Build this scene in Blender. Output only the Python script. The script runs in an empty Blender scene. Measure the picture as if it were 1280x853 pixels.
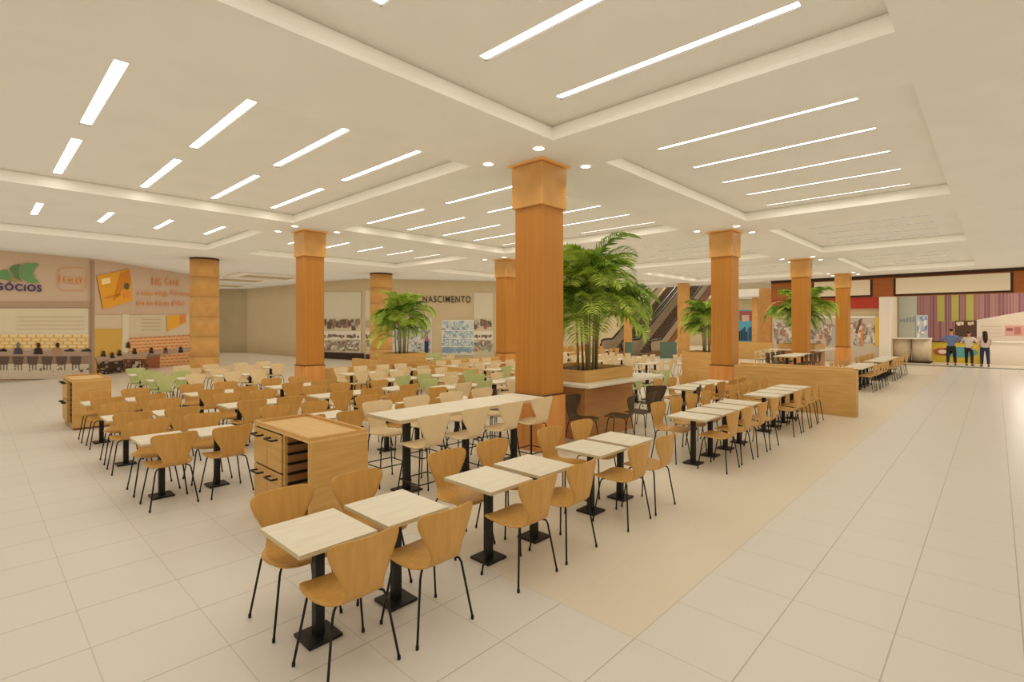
import bpy, bmesh, math, random
from mathutils import Vector, Matrix
random.seed(7)
PI = math.pi
sc = bpy.context.scene
COL = sc.collection

# ------------------------------------------------------------------ camera geometry (18 mm lens, level)
CAM_H = 2.15
FPX, CXP, CYP = 640.0, 640.0, 406.5
ANG = math.atan(605 / 640)
FX, FY = math.cos(ANG), math.sin(ANG)
RX, RY = math.sin(ANG), -math.cos(ANG)
H = 4.95            # ceiling height
DEEP = 0.24         # coffer depth

def gd(px, d):
    """ground point seen in column px at depth d"""
    k = (px - CXP) / FPX * d
    return Vector((d * FX + k * RX, d * FY + k * RY, 0))

def gp(px, py, z=0.0):
    d = (CAM_H - z) * FPX / (py - CYP)
    v = gd(px, d); v.z = z
    return v

def ray(px, py):
    k = (px - CXP) / FPX
    return Vector((FX + k * RX, FY + k * RY, -(py - CYP) / FPX))

def onwall(A, B, px, py):
    """the point of the vertical plane through ground points A, B seen at (px, py)"""
    n = Vector((-(B.y - A.y), B.x - A.x, 0)).normalized()
    r = ray(px, py)
    t = n.dot(A) / n.dot(r)
    v = r * t
    v.z += CAM_H
    return v

def lin(r, g, b):
    f = lambda c: (c / 255 / 12.92) if c / 255 <= 0.04045 else ((c / 255 + 0.055) / 1.055) ** 2.4
    return (f(r), f(g), f(b), 1)

# ------------------------------------------------------------------ materials
def mat(name, rgb, rough=0.5, metal=0.0, emit=None, estr=0.0, spec=0.5):
    m = bpy.data.materials.new(name); m.use_nodes = True
    b = m.node_tree.nodes['Principled BSDF']
    b.inputs['Base Color'].default_value = lin(*rgb)
    b.inputs['Roughness'].default_value = rough
    b.inputs['Metallic'].default_value = metal
    b.inputs['Specular IOR Level'].default_value = spec
    if emit:
        b.inputs['Emission Color'].default_value = lin(*emit)
        b.inputs['Emission Strength'].default_value = estr
    return m

def mat_noise(name, c1, c2, scale=(1, 1, 1), rough=0.45, nscale=4.0, detail=4.0, bump=0.0, spec=0.4, lo=0.3, hi=0.7):
    m = mat(name, c1, rough, spec=spec)
    nt = m.node_tree; N = nt.nodes; L = nt.links
    b = N['Principled BSDF']
    tc = N.new('ShaderNodeTexCoord'); mp = N.new('ShaderNodeMapping')
    mp.inputs['Scale'].default_value = scale
    no = N.new('ShaderNodeTexNoise'); no.inputs['Scale'].default_value = nscale; no.inputs['Detail'].default_value = detail
    cr = N.new('ShaderNodeValToRGB')
    cr.color_ramp.elements[0].position = lo; cr.color_ramp.elements[0].color = lin(*c1)
    cr.color_ramp.elements[1].position = hi; cr.color_ramp.elements[1].color = lin(*c2)
    L.new(tc.outputs['Object'], mp.inputs['Vector']); L.new(mp.outputs['Vector'], no.inputs['Vector'])
    L.new(no.outputs['Fac'], cr.inputs['Fac']); L.new(cr.outputs['Color'], b.inputs['Base Color'])
    if bump:
        bp = N.new('ShaderNodeBump'); bp.inputs['Strength'].default_value = bump; bp.inputs['Distance'].default_value = 0.01
        L.new(no.outputs['Fac'], bp.inputs['Height']); L.new(bp.outputs['Normal'], b.inputs['Normal'])
    return m

M = {}
M['tan'] = mat_noise('tan_plywood', (188, 140, 70), (202, 154, 82), (9, 9, 0.7), 0.4, 2.5)
M['beige'] = mat_noise('beige_shell', (216, 191, 147), (225, 200, 155), (2, 2, 1), 0.5, 2.0)
M['green'] = mat_noise('sage_shell', (176, 181, 118), (186, 190, 128), (2, 2, 1), 0.5, 2.0)
M['brown'] = mat_noise('dark_brown_shell', (74, 58, 40), (86, 68, 48), (6, 6, 1), 0.5, 2.0)
M['steel'] = mat('black_steel', (22, 21, 20), 0.4, 0.3)
M['iron'] = mat_noise('black_iron', (20, 19, 18), (30, 29, 27), (1, 1, 1), 0.45, 30.0)
M['top'] = mat_noise('cream_stone_top', (216, 205, 180), (226, 217, 195), (1.2, 7, 1), 0.4, 3.0)
M['edge'] = mat('tabletop_edge', (196, 178, 140), 0.5)
M['oak'] = mat_noise('oak_panel', (190, 146, 80), (206, 162, 96), (1, 1, 12), 0.45, 2.0)
M['oakx'] = mat_noise('oak_top', (206, 166, 102), (218, 180, 116), (10, 1, 1), 0.45, 2.0)
M['oakdark'] = mat_noise('oak_inner', (160, 112, 68), (176, 126, 80), (1, 1, 10), 0.5, 2.0)
M['shaft'] = mat_noise('column_veneer', (174, 114, 44), (185, 125, 53), (14, 14, 0.35), 0.38, 1.0)
M['cap'] = mat_noise('column_gold_veneer', (194, 142, 76), (208, 158, 92), (1, 1, 1), 0.34, 2.4)
M['plinth'] = mat_noise('column_plinth_veneer', (201, 131, 66), (216, 151, 83), (9, 9, 0.6), 0.4, 1.0)
M['basewood'] = mat_noise('counter_base_veneer', (170, 118, 68), (186, 134, 82), (1, 1, 8), 0.45, 1.6)
M['gap'] = mat('dark_reveal', (60, 36, 20), 0.7)
M['glow_plate'] = mat('ceiling_glow', (226, 172, 100), 0.5, emit=(226, 160, 84), estr=0.06)  # halo of light on the ceiling, put into orange colour and faint emission
M['white'] = mat('white_paint', (226, 216, 198), 0.6)
M['ceil'] = mat_noise('ceiling_plaster', (214, 209, 194), (218, 213, 198), (1, 1, 1), 0.8, 1.0, spec=0.15)
M['cove'] = mat('cove_plaster_glow', (250, 246, 234), 0.7, spec=0.2, emit=(255, 248, 230), estr=0.06)  # plaster given a faint glow of its own to look lit
M['light'] = mat('strip_diffuser', (255, 250, 240), 0.5, emit=(255, 250, 240), estr=7.5)
M['spot'] = mat('downlight_lens', (255, 250, 240), 0.5, emit=(255, 246, 228), estr=5.0)
M['lframe'] = mat('light_frame', (84, 76, 64), 0.5)
M['wallbeige'] = mat_noise('beige_wall', (194, 174, 136), (198, 178, 140), (1, 1, 1), 0.7, 1.0)
M['wallgrey'] = mat_noise('greige_wall', (172, 154, 116), (177, 158, 120), (1, 1, 1), 0.8, 1.0)
M['walltaupe'] = mat_noise('taupe_wall', (200, 172, 143), (204, 176, 147), (1, 1, 1), 0.7, 1.0)
M['fascia'] = mat_noise('wood_fascia', (150, 84, 40), (166, 98, 50), (1, 1, 8), 0.45, 1.5)
M['signpanel'] = mat('blank_sign_panel', (225, 210, 181), 0.6)
M['soil'] = mat_noise('planting_soil', (70, 48, 30), (96, 68, 42), (1, 1, 1), 0.9, 20, bump=0.6)
M['cane'] = mat_noise('palm_cane', (142, 124, 82), (172, 154, 108), (2, 2, 14), 0.6, 2.0)
M['leaf'] = mat_noise('palm_leaf', (128, 160, 40), (190, 208, 92), (1, 1, 1), 0.5, 2.2, lo=0.3, hi=0.65)
M['leaf2'] = mat_noise('palm_leaf_dark', (76, 112, 30), (136, 168, 56), (1, 1, 1), 0.5, 2.2, lo=0.35, hi=0.65)
M['red'] = mat('red_fascia', (172, 58, 44), 0.5)
M['teal'] = mat('shop_threshold', (92, 98, 88), 0.4)
M['shopfloor'] = mat('shop_floor', (206, 196, 176), 0.3)
M['escdark'] = mat_noise('escalator_steps', (96, 80, 62), (120, 102, 80), (1, 1, 1), 0.5, 6)
M['escside'] = mat('escalator_skirt', (170, 150, 118), 0.4)
M['escbrown'] = mat('escalator_cladding', (132, 92, 60), 0.4)
M['rubber'] = mat('black_rubber', (28, 25, 24), 0.4)
M['glassgreen'] = mat('green_glass_rail', (92, 112, 96), 0.15)
M['navy'] = mat('navy_letter', (66, 54, 104), 0.5)
M['orange'] = mat('orange_letter', (222, 158, 106), 0.5)
M['dark'] = mat('dark_letter', (60, 48, 36), 0.5)
M['leafgreen'] = mat('logo_green', (106, 146, 96), 0.5)
M['stoneleft'] = mat_noise('beige_stone_counter', (204, 184, 152), (218, 198, 166), (1, 1, 1), 0.5, 3)
M['skin'] = mat('skin', (196, 142, 108), 0.6)
M['hair'] = mat('dark_hair', (36, 26, 22), 0.6)
M['blueshirt'] = mat('blue_shirt', (98, 118, 158), 0.8)
M['whiteshirt'] = mat('white_shirt', (220, 206, 188), 0.8)
M['pinktop'] = mat('pale_pink_top', (214, 188, 172), 0.8)
M['blacktrouser'] = mat('black_trousers', (44, 38, 38), 0.8)
M['jeans'] = mat('dark_jeans', (44, 52, 76), 0.8)
M['shoe'] = mat('dark_shoe', (34, 28, 26), 0.6)

def floor_material():
    m = mat('floor_tiles', (206, 192, 166), 0.3, spec=0.3)
    nt = m.node_tree; N = nt.nodes; L = nt.links; b = N['Principled BSDF']
    tc = N.new('ShaderNodeTexCoord'); sp = N.new('ShaderNodeSeparateXYZ')
    L.new(tc.outputs['Object'], sp.inputs['Vector'])
    def mth(op, a, bb=None, c=None):
        n = N.new('ShaderNodeMath'); n.operation = op
        for i, v in enumerate((a, bb, c)):
            if v is None: continue
            if isinstance(v, (int, float)): n.inputs[i].default_value = v
            else: L.new(v, n.inputs[i])
        return n.outputs[0]
    T = 0.645
    def line(co, off, w):
        f = mth('FRACT', mth('DIVIDE', mth('SUBTRACT', co, off), T))
        e = mth('MINIMUM', f, mth('SUBTRACT', 1.0, f))
        return mth('LESS_THAN', e, w)
    lx = line(sp.outputs['X'], 3.13 - 64.5, 0.006)
    ly = line(sp.outputs['Y'], 1.80 - 64.5, 0.0065)
    inX = mth('GREATER_THAN', sp.outputs['X'], 3.13)
    inY = mth('GREATER_THAN', sp.outputs['Y'], 1.80)
    zone = mth('MULTIPLY', inX, inY)
    ln = mth('MAXIMUM', mth('MULTIPLY', lx, 0.55), ly)
    ln = mth('MULTIPLY', ln, mth('SUBTRACT', 1.0, mth('MULTIPLY', zone, 0.8)))
    no = N.new('ShaderNodeTexNoise'); no.inputs['Scale'].default_value = 0.9; no.inputs['Detail'].default_value = 3
    L.new(tc.outputs['Object'], no.inputs['Vector'])
    def mix(f, a, bb):
        n = N.new('ShaderNodeMix'); n.data_type = 'RGBA'
        if isinstance(f, float): n.inputs[0].default_value = f
        else: L.new(f, n.inputs[0])
        for i, v in ((6, a), (7, bb)):
            if isinstance(v, tuple): n.inputs[i].default_value = v
            else: L.new(v, n.inputs[i])
        return n.outputs[2]
    tile = mix(no.outputs['Fac'], lin(211, 203, 188), lin(216, 208, 194))
    tan = mix(no.outputs['Fac'], lin(212, 199, 175), lin(217, 205, 182))
    base = mix(zone, tile, tan)
    L.new(mix(mth('MULTIPLY', ln, 0.5), base, lin(120, 104, 84)), b.inputs['Base Color'])
    return m
M['floor'] = floor_material()

def col_material():
    m = mat('printed_panel', (200, 200, 200), 0.55, spec=0.25)
    nt = m.node_tree
    a = nt.nodes.new('ShaderNodeVertexColor'); a.layer_name = 'Col'
    nt.links.new(a.outputs['Color'], nt.nodes['Principled BSDF'].inputs['Base Color'])
    return m
M['print'] = col_material()

# ------------------------------------------------------------------ mesh helpers
def box(bm, x0, x1, y0, y1, z0, z1, mi=0):
    vs = [bm.verts.new((x, y, z)) for z in (z0, z1) for y in (y0, y1) for x in (x0, x1)]
    for q in ((0, 2, 3, 1), (4, 5, 7, 6), (0, 1, 5, 4), (2, 6, 7, 3), (0, 4, 6, 2), (1, 3, 7, 5)):
        f = bm.faces.new([vs[i] for i in q]); f.material_index = mi

def bevelled(bm, w=0.006, seg=2):
    bmesh.ops.bevel(bm, geom=bm.edges[:], offset=w, segments=seg, affect='EDGES', profile=0.5)

def tube(bm, pts, r, n=8, cap=True):
    pts = [Vector(p) for p in pts]
    rings = []
    for i, p in enumerate(pts):
        d = (pts[min(i + 1, len(pts) - 1)] - pts[max(i - 1, 0)]).normalized()
        u = d.cross(Vector((0, 0, 1)))
        if u.length < 1e-3: u = d.cross(Vector((1, 0, 0)))
        u.normalize(); v = d.cross(u)
        rr = r[i] if isinstance(r, (list, tuple)) else r
        rings.append([bm.verts.new(p + (u * math.cos(2 * PI * k / n) + v * math.sin(2 * PI * k / n)) * rr) for k in range(n)])
    for a, b in zip(rings, rings[1:]):
        for k in range(n):
            bm.faces.new((a[k], a[(k + 1) % n], b[(k + 1) % n], b[k]))
    if cap:
        bm.faces.new(rings[0][::-1]); bm.faces.new(rings[-1])

def cyl(bm, cx, cy, z0, z1, r0, r1=None, n=32, mi=0):
    r1 = r0 if r1 is None else r1
    a = [bm.verts.new((cx + r0 * math.cos(2 * PI * k / n), cy + r0 * math.sin(2 * PI * k / n), z0)) for k in range(n)]
    b = [bm.verts.new((cx + r1 * math.cos(2 * PI * k / n), cy + r1 * math.sin(2 * PI * k / n), z1)) for k in range(n)]
    for k in range(n):
        f = bm.faces.new((a[k], a[(k + 1) % n], b[(k + 1) % n], b[k])); f.material_index = mi; f.smooth = True
    bm.faces.new(a[::-1]).material_index = mi; bm.faces.new(b).material_index = mi

def mesh(name, bm, mats, smooth=False):
    bmesh.ops.recalc_face_normals(bm, faces=bm.faces[:])
    me = bpy.data.meshes.new(name); bm.to_mesh(me); bm.free()
    for m in (mats if isinstance(mats, (list, tuple)) else [mats]): me.materials.append(m)
    if smooth:
        for p in me.polygons: p.use_smooth = True
    return me

def link(name, data, parent=None, loc=(0, 0, 0), rz=0.0):
    o = bpy.data.objects.new(name, data); COL.objects.link(o)
    o.location = loc; o.rotation_euler = (0, 0, rz)
    if parent: o.parent = parent
    return o

def obj(name, bm, mats, parent=None, smooth=False, loc=(0, 0, 0)):
    return link(name, mesh(name, bm, mats, smooth), parent, loc)

def boxobj(name, dims, m, parent=None, bev=0.006, seg=2):
    bm = bmesh.new(); box(bm, *dims)
    if bev: bevelled(bm, bev, seg)
    return obj(name, bm, m, parent)

def tag(o, label, cat, group=None, kind=None):
    o['label'] = label; o['category'] = cat
    if group: o['group'] = group
    if kind: o['kind'] = kind
    return o

def thing(name, label, cat, loc=(0, 0, 0), rz=0.0, group=None):
    return tag(link(name, None, None, loc, rz), label, cat, group)

def struct(name, bm, m, parent=None):
    o = obj(name, bm, m, parent)
    o['kind'] = 'structure'
    return o

def dup(root, loc, rz, label, group=None, cat=None):
    r = root.copy(); COL.objects.link(r); r.location = loc; r.rotation_euler = (0, 0, rz)
    r['label'] = label
    if group: r['group'] = group
    for ch in list(root.children):
        c = ch.copy(); COL.objects.link(c); c.parent = r
        for g in list(ch.children):
            d = g.copy(); COL.objects.link(d); d.parent = c
    return r

# ------------------------------------------------------------------ floor and ceiling
bm = bmesh.new(); box(bm, -8, 62, -7, 46, -0.1, 0)
struct('floor', bm, M['floor'])

bm = bmesh.new(); box(bm, -8.2, -8, -7, 46, 0, H); struct('wall_light_block_left', bm, M['wallbeige'])  # unseen wall, added to keep world light out
bm = bmesh.new(); box(bm, -8, 35, -7.2, -7, 0, H); struct('wall_light_block_right', bm, M['wallbeige'])  # second unseen wall, closing the other side to world light
CX_ = [-1.9, 6.88, 15.6, 24.35, 33.0, 41.7]      # column lines
CY_ = [5.85, 15.05, 24.25]
COFX = [(-0.9, 6.06), (7.5, 14.35), (16.2, 22.6), (25.0, 32.3)]
COFY = [(0.70, 4.88), (6.75, 14.0), (16.0, 21.4)]
STRX = [[-0.2, 1.2, 2.63, 4.02, 5.41], [8.21, 9.64, 11.08, 12.5, 13.95],
        [16.95, 18.2, 19.45, 20.7, 21.95], [25.9, 27.3, 28.7, 30.1, 31.5]]
STRY = [[(1.35, 4.27)], [(7.32, 10.07), (10.93, 13.78)], [(17.1, 19.4)]]
COFFERS = [(x, y) for x in range(4) for y in range(3)]
OPEN = (35.5, 52.0, 11.0, 34.0)                  # atrium void above the escalators

def ceiling():
    holes = [(COFX[i][0], COFX[i][1], COFY[j][0], COFY[j][1]) for i, j in COFFERS] + [OPEN]
    xs = sorted({-8, 62} | {v for h in holes for v in h[:2]})
    ys = sorted({-7, 46} | {v for h in holes for v in h[2:]})
    bm = bmesh.new(); V = {}
    def v(x, y, z=H):
        k = (x, y, z)
        if k not in V: V[k] = bm.verts.new(k)
        return V[k]
    for x0, x1 in zip(xs, xs[1:]):
        for y0, y1 in zip(ys, ys[1:]):
            mx, my = (x0 + x1) / 2, (y0 + y1) / 2
            if any(h[0] < mx < h[1] and h[2] < my < h[3] for h in holes): continue
            bm.faces.new((v(x0, y0), v(x0, y1), v(x1, y1), v(x1, y0)))
    for (ci, cj), h in zip(COFFERS, holes[:-1]):
        e = 0.1
        q = [(h[0] - e, h[2] - e), (h[0] - e, h[3] + e), (h[1] + e, h[3] + e), (h[1] + e, h[2] - e)]
        sx = sorted([h[0] - e, h[1] + e] + [x + d for x in STRX[ci] for d in (-.07, .07)])
        sy = sorted([h[2] - e, h[3] + e] + [y for ab in STRY[cj] for y in ab])
        for a, (x0, x1) in enumerate(zip(sx, sx[1:])):
            for b, (y0, y1) in enumerate(zip(sy, sy[1:])):
                if a % 2 and b % 2: continue
                bm.faces.new((v(x0, y0, H + DEEP), v(x0, y1, H + DEEP), v(x1, y1, H + DEEP), v(x1, y0, H + DEEP)))
        top = [bm.verts.new((x, y, H + DEEP)) for x, y in q]
        low = [bm.verts.new((x, y, H + 0.01)) for x, y in q]
        for k in range(4): bm.faces.new((top[k], top[(k + 1) % 4], low[(k + 1) % 4], low[k]))
    h = OPEN                                     # slab edge around the void
    q = [(h[0], h[2]), (h[0], h[3]), (h[1], h[3]), (h[1], h[2])]
    a = [bm.verts.new((x, y, H)) for x, y in q]; b = [bm.verts.new((x, y, H + 0.7)) for x, y in q]
    for k in range(4): bm.faces.new((a[k], a[(k + 1) % 4], b[(k + 1) % 4], b[k]))
    o = struct('ceiling', bm, M['ceil'])
    prof = [(0, 0), (0.0, 0.06), (0.01, 0.12), (0.025, 0.17), (0.045, 0.21), (0.075, 0.2405)]
    for n, h in enumerate(holes[:-1]):
        bm = bmesh.new(); rings = []
        for d, z in prof:
            rings.append([bm.verts.new((x, y, H + z)) for x, y in ((h[0] - d, h[2] - d), (h[0] - d, h[3] + d), (h[1] + d, h[3] + d), (h[1] + d, h[2] - d))])
        for a, b in zip(rings, rings[1:]):
            for k in range(4): bm.faces.new((a[k], a[(k + 1) % 4], b[(k + 1) % 4], b[k]))
        struct('trim_%d' % (n + 1), bm, M['cove'])
ceiling()
bm = bmesh.new(); box(bm, 34, 54, 9, 36, 10.2, 10.3)
struct('ceiling_atrium', bm, M['ceil'])

ORD = 'first second third fourth fifth sixth seventh eighth ninth tenth eleventh twelfth'.split()
# ------------------------------------------------------------------ linear lights
SLOT = 0.028
def make_strip(L):
    bm = bmesh.new(); w = 0.07
    for x0, x1, y0, y1 in ((-w - .015, -w, -L / 2 - .015, L / 2 + .015), (w, w + .015, -L / 2 - .015, L / 2 + .015),
                           (-w, w, -L / 2 - .015, -L / 2), (-w, w, L / 2, L / 2 + .015)):
        box(bm, x0, x1, y0, y1, 0.001, 0.045)
    fr = mesh('strip_frame', bm, M['lframe'])
    bm = bmesh.new(); box(bm, -w, w, -L / 2, L / 2, SLOT, SLOT + .012)
    return fr, mesh('strip_diffuser', bm, M['light'])
STRIPMESH = {}
CN = {0: 'aisle coffer', 1: 'middle coffer', 2: 'rear coffer'}
CI = ['beside the camera', 'past the first column', 'past the second column', 'past the third column']
CI = ['before the big column', 'past the big column', 'past the second aisle column', 'before the striped shop']
for i, j in COFFERS:
    for k, x in enumerate(STRX[i]):
        for s, (y0, y1) in enumerate(STRY[j]):
            L = round(y1 - y0, 2)
            if L not in STRIPMESH: STRIPMESH[L] = make_strip(L)
            half = '' if len(STRY[j]) == 1 else ('near-half ', 'far-half ')[s]
            t = thing('strip_light', '%s %swhite linear light in %s %s' % (ORD[k], half, CN[j], CI[i]), 'ceiling light',
                      (x, (y0 + y1) / 2, H + DEEP), 0, 'linear lights recessed in the ceiling coffers')
            link('frame', STRIPMESH[L][0], t); link('diffuser', STRIPMESH[L][1], t)

bm = bmesh.new()
n = 24
ri = [bm.verts.new((.085 * math.cos(2 * PI * k / n), .085 * math.sin(2 * PI * k / n), -.012)) for k in range(n)]
ro = [bm.verts.new((.11 * math.cos(2 * PI * k / n), .11 * math.sin(2 * PI * k / n), -.002)) for k in range(n)]
for k in range(n): bm.faces.new((ri[k], ri[(k + 1) % n], ro[(k + 1) % n], ro[k]))
DLR = mesh('downlight_ring', bm, M['white'])
bm = bmesh.new(); cyl(bm, 0, 0, -0.012, -0.003, 0.085, n=24)
DLL = mesh('downlight_lens', bm, M['spot'])
SPOTS = []
def downlight(x, y, label):
    t = thing('downlight', label, 'ceiling light', (x, y, H), 0, 'round downlights around the columns')
    link('ring', DLR, t); link('lens', DLL, t)
    SPOTS.append((x, y))

# ------------------------------------------------------------------ columns
W2 = 0.30
def column(cx, cy, label, dirs=''):
    t = thing('column', label, 'column', (cx, cy, 0), 0, 'veneered columns'); t['kind'] = 'thing'
    p = W2 + 0.025
    boxobj('plinth', (-p, p, -p, p, 0, 0.94), M['plinth'], t, 0.004)
    boxobj('reveal', (-p - .012, p + .012, -p - .012, p + .012, 0.94, 0.955), M['gap'], t, 0)
    boxobj('shaft', (-W2, W2, -W2, W2, 0.955, H - 0.77), M['shaft'], t, 0.004)
    c = W2 + 0.045
    boxobj('capital', (-c, c, -c, c, H - 0.77, H - 0.05), M['cap'], t, 0.012, 3)
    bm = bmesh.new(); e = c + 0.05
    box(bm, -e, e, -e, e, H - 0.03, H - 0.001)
    obj('glow_plate', bm, M['glow_plate'], t)  # flat plate standing in for the glow around the column top
    boxobj('neck', (-W2, W2, -W2, W2, H - 0.05, H - 0.03), M['glow_plate'], t, 0)
    for n_, (dx, dy) in (('front', (-0.72, -0.6)), ('aisle', (.55, -0.6)), ('rear', (0.6, 0.6)), ('bank', (-0.72, 0.55))):
        downlight(cx + dx, cy + dy, 'round downlight by the %s corner of the %s' % (n_, dirs))
    return t

column(6.89, 5.85, 'big square orange veneered column beside the high table and palm planter', 'big column')
column(15.6, 5.93, 'square orange column behind the oak booth wall', 'booth wall column')
column(24.4, 6.05, 'square orange column standing before the counter palm near red shop', 'counter palm column')
column(32.9, 6.1, 'slim far square orange column before the red fascia shop', 'red shop column')
column(7.02, 15.0, 'square orange column between pale seating and the grey corridor', 'corridor column')
column(15.8, 15.3, 'far square orange column beside the NASCIMENTO shopfront', 'shopfront column')

def round_column(cx, cy, r, label, top=H - .004):
    t = thing('round_column', label, 'column', (cx, cy, 0), 0, 'round veneered columns'); t['kind'] = 'thing'
    bm = bmesh.new()
    zs = [0.0]
    while zs[-1] < top - 0.1: zs.append(min(zs[-1] + 0.83, top - 0.06))
    for a, b in zip(zs, zs[1:]):
        cyl(bm, 0, 0, a + 0.006, b - 0.006, r, n=40)
    obj('shaft', bm, M['cap'], t)
    bm = bmesh.new(); cyl(bm, 0, 0, 0, top - 0.06, r - 0.012, n=40); obj('core', bm, M['shaft'], t)
    bm = bmesh.new(); cyl(bm, 0, 0, top - 0.06, top, r + 0.005, n=40); obj('top_ring', bm, M['gap'], t)
round_column(6.79, 24.26, 0.54, 'round banded gold column beside the bank mural')
round_column(15.38, 24.35, 0.60, 'round gold column behind the bushy palm before photo shopfront')
def plain_column(x, y, w, label):
    t = tag(boxobj('square_column', (-w, w, -w, w, 0, H - .004), M['cap'], None, 0.004), label, 'column', 'far plain columns'); t.location = (x, y, 0); t['kind'] = 'thing'
for px, d, w, lab in ((854.5, 34.5, .30, 'plain orange column directly in front of the escalators'),
                      (785, 34.5, .20, 'dark orange column at the foot of the escalator'),
                      (958, 39.0, .40, 'far orange column beside the red shop corner'),
                      (944.5, 52.0, .26, 'thin far orange column beside the blue poster')):
    v = gd(px, d); plain_column(v.x, v.y, w, lab)

# ------------------------------------------------------------------ chairs, stools, tables
PROFILE = [(.262, .470, .085), (.258, .478, .135), (.246, .486, .175), (.222, .490, .205), (.17, .492, .226), (.10, .490, .237), (.03, .486, .238),
           (-.04, .482, .228), (-.10, .480, .205), (-.145, .484, .175), (-.178, .496, .148), (-.20, .518, .132), (-.213, .548, .127), (-.222, .585, .133),
           (-.230, .630, .153), (-.237, .680, .180), (-.244, .730, .206), (-.251, .775, .226), (-.258, .815, .238), (-.263, .845, .238),
           (-.267, .866, .228), (-.269, .878, .206), (-.270, .884, .165)]
def shell(lift=0.0):
    bm = bmesh.new(); NC = 12; rows = []
    for i, (y, z, w) in enumerate(PROFILE):
        t = min(1, max(0, (z - .50) / .18))      # 0 on the seat, 1 on the back
        row = []
        for k in range(NC + 1):
            u = -1 + 2 * k / NC
            yy = y + t * .055 * (u * w / .24) ** 2
            zz = z + (1 - t) * (.016 * (u * w / .24) ** 2)
            row.append(bm.verts.new((u * w, yy, zz + lift)))
        rows.append(row)
    for a, b in zip(rows, rows[1:]):
        for k in range(NC): bm.faces.new((a[k], a[k + 1], b[k + 1], b[k]))
    bmesh.ops.recalc_face_normals(bm, faces=bm.faces[:])
    bmesh.ops.solidify(bm, geom=bm.faces[:], thickness=0.012)
    return bm
def leg(sx, sy, zt, foot, top):
    """bent steel leg: runs under the seat, bends and goes down to the floor"""
    bm = bmesh.new()
    fx, fy = foot; tx, ty = top
    pts = [(sx * 0.03, sy * 0.03, zt), (sx * tx * .8, sy * ty * .8, zt), (sx * (tx + .004), sy * (ty + .004), zt - .012), (sx * (tx + .018), sy * (ty + .014), zt - .045), (sx * fx, sy * fy, 0.02)]
    tube(bm, pts, .0085, 8)
    tube(bm, [(sx * fx, sy * fy, 0.026), (sx * (fx + .001), sy * fy, 0)], .0115, 8)
    return bm
SHELL = {c: mesh('chair_shell_' + c, shell(), M[c], True) for c in ('tan', 'beige', 'green', 'brown')}
LEGS = [mesh('chair_leg', leg(sx, sy, .468, (.245, .215), (.165, .15)), M['steel'], True) for sx in (-1, 1) for sy in (-1, 1)]
bm = bmesh.new(); cyl(bm, 0, 0, .462, .480, .075, n=20)
PLATE = mesh('chair_mount', bm, M['steel'])
PROTO = {}
def make_chair(c, loc, rz, label, group):
    if c not in PROTO:
        t = thing('dining_chair', label, 'chair', loc, rz, group)
        link('seat_shell', SHELL[c], t)
        for m_ in LEGS: link('leg', m_, t)
        link('mount', PLATE, t)
        PROTO[c] = t
        return t
    return dup(PROTO[c], loc, rz, label, group)

LIFT = 0.20
SSHELL = {c: mesh('stool_shell_' + c, shell(LIFT), M[c], True) for c in ('beige', 'brown')}
SLEGS = [mesh('stool_leg', leg(sx, sy, .668, (.245, .225), (.15, .14)), M['steel'], True) for sx in (-1, 1) for sy in (-1, 1)]
bm = bmesh.new()
q = [(-.208, -.195, .26), (.208, -.195, .26), (.208, .195, .26), (-.208, .195, .26)]
for k in range(4): tube(bm, [q[k], q[(k + 1) % 4]], .008, 8)
RING = mesh('stool_footrest', bm, M['steel'], True)
SPROTO = {}
def make_stool(c, loc, rz, label, group):
    if c not in SPROTO:
        t = thing('bar_stool', label, 'stool', loc, rz, group)
        link('seat_shell', SSHELL[c], t)
        for m_ in SLEGS: link('leg', m_, t)
        link('footrest', RING, t)
        SPROTO[c] = t
        return t
    return dup(SPROTO[c], loc, rz, label, group)

def top_mesh(hx, hy, z, th):
    bm = bmesh.new(); box(bm, -hx, hx, -hy, hy, z - th, z)
    bevelled(bm, .004, 2)
    for f in bm.faces: f.material_index = 0 if f.normal.z > .5 else 1
    bm.normal_update()
    for f in bm.faces: f.material_index = 0 if f.normal.z > .5 else 1
    return mesh('tabletop', bm, [M['top'], M['edge']])
TOP = top_mesh(.272, .312, .74, .032)
bm = bmesh.new(); box(bm, -.033, .033, -.033, .033, .02, .708); bevelled(bm, .004, 1)
box(bm, -.12, .12, -.12, .12, .700, .708)
POLE = mesh('table_pole', bm, M['iron'])
bm = bmesh.new(); box(bm, -.12, .12, -.12, .12, 0, .022); bevelled(bm, .004, 2)
BASE = mesh('table_base', bm, M['iron'])
TPROTO = []
def make_table(loc, label, group):
    if not TPROTO:
        t = thing('cafe_table', label, 'table', loc, 0, group)
        link('tabletop', TOP, t); link('pole', POLE, t); link('base_plate', BASE, t)
        TPROTO.append(t); return t
    return dup(TPROTO[0], loc, 0, label, group)

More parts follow.
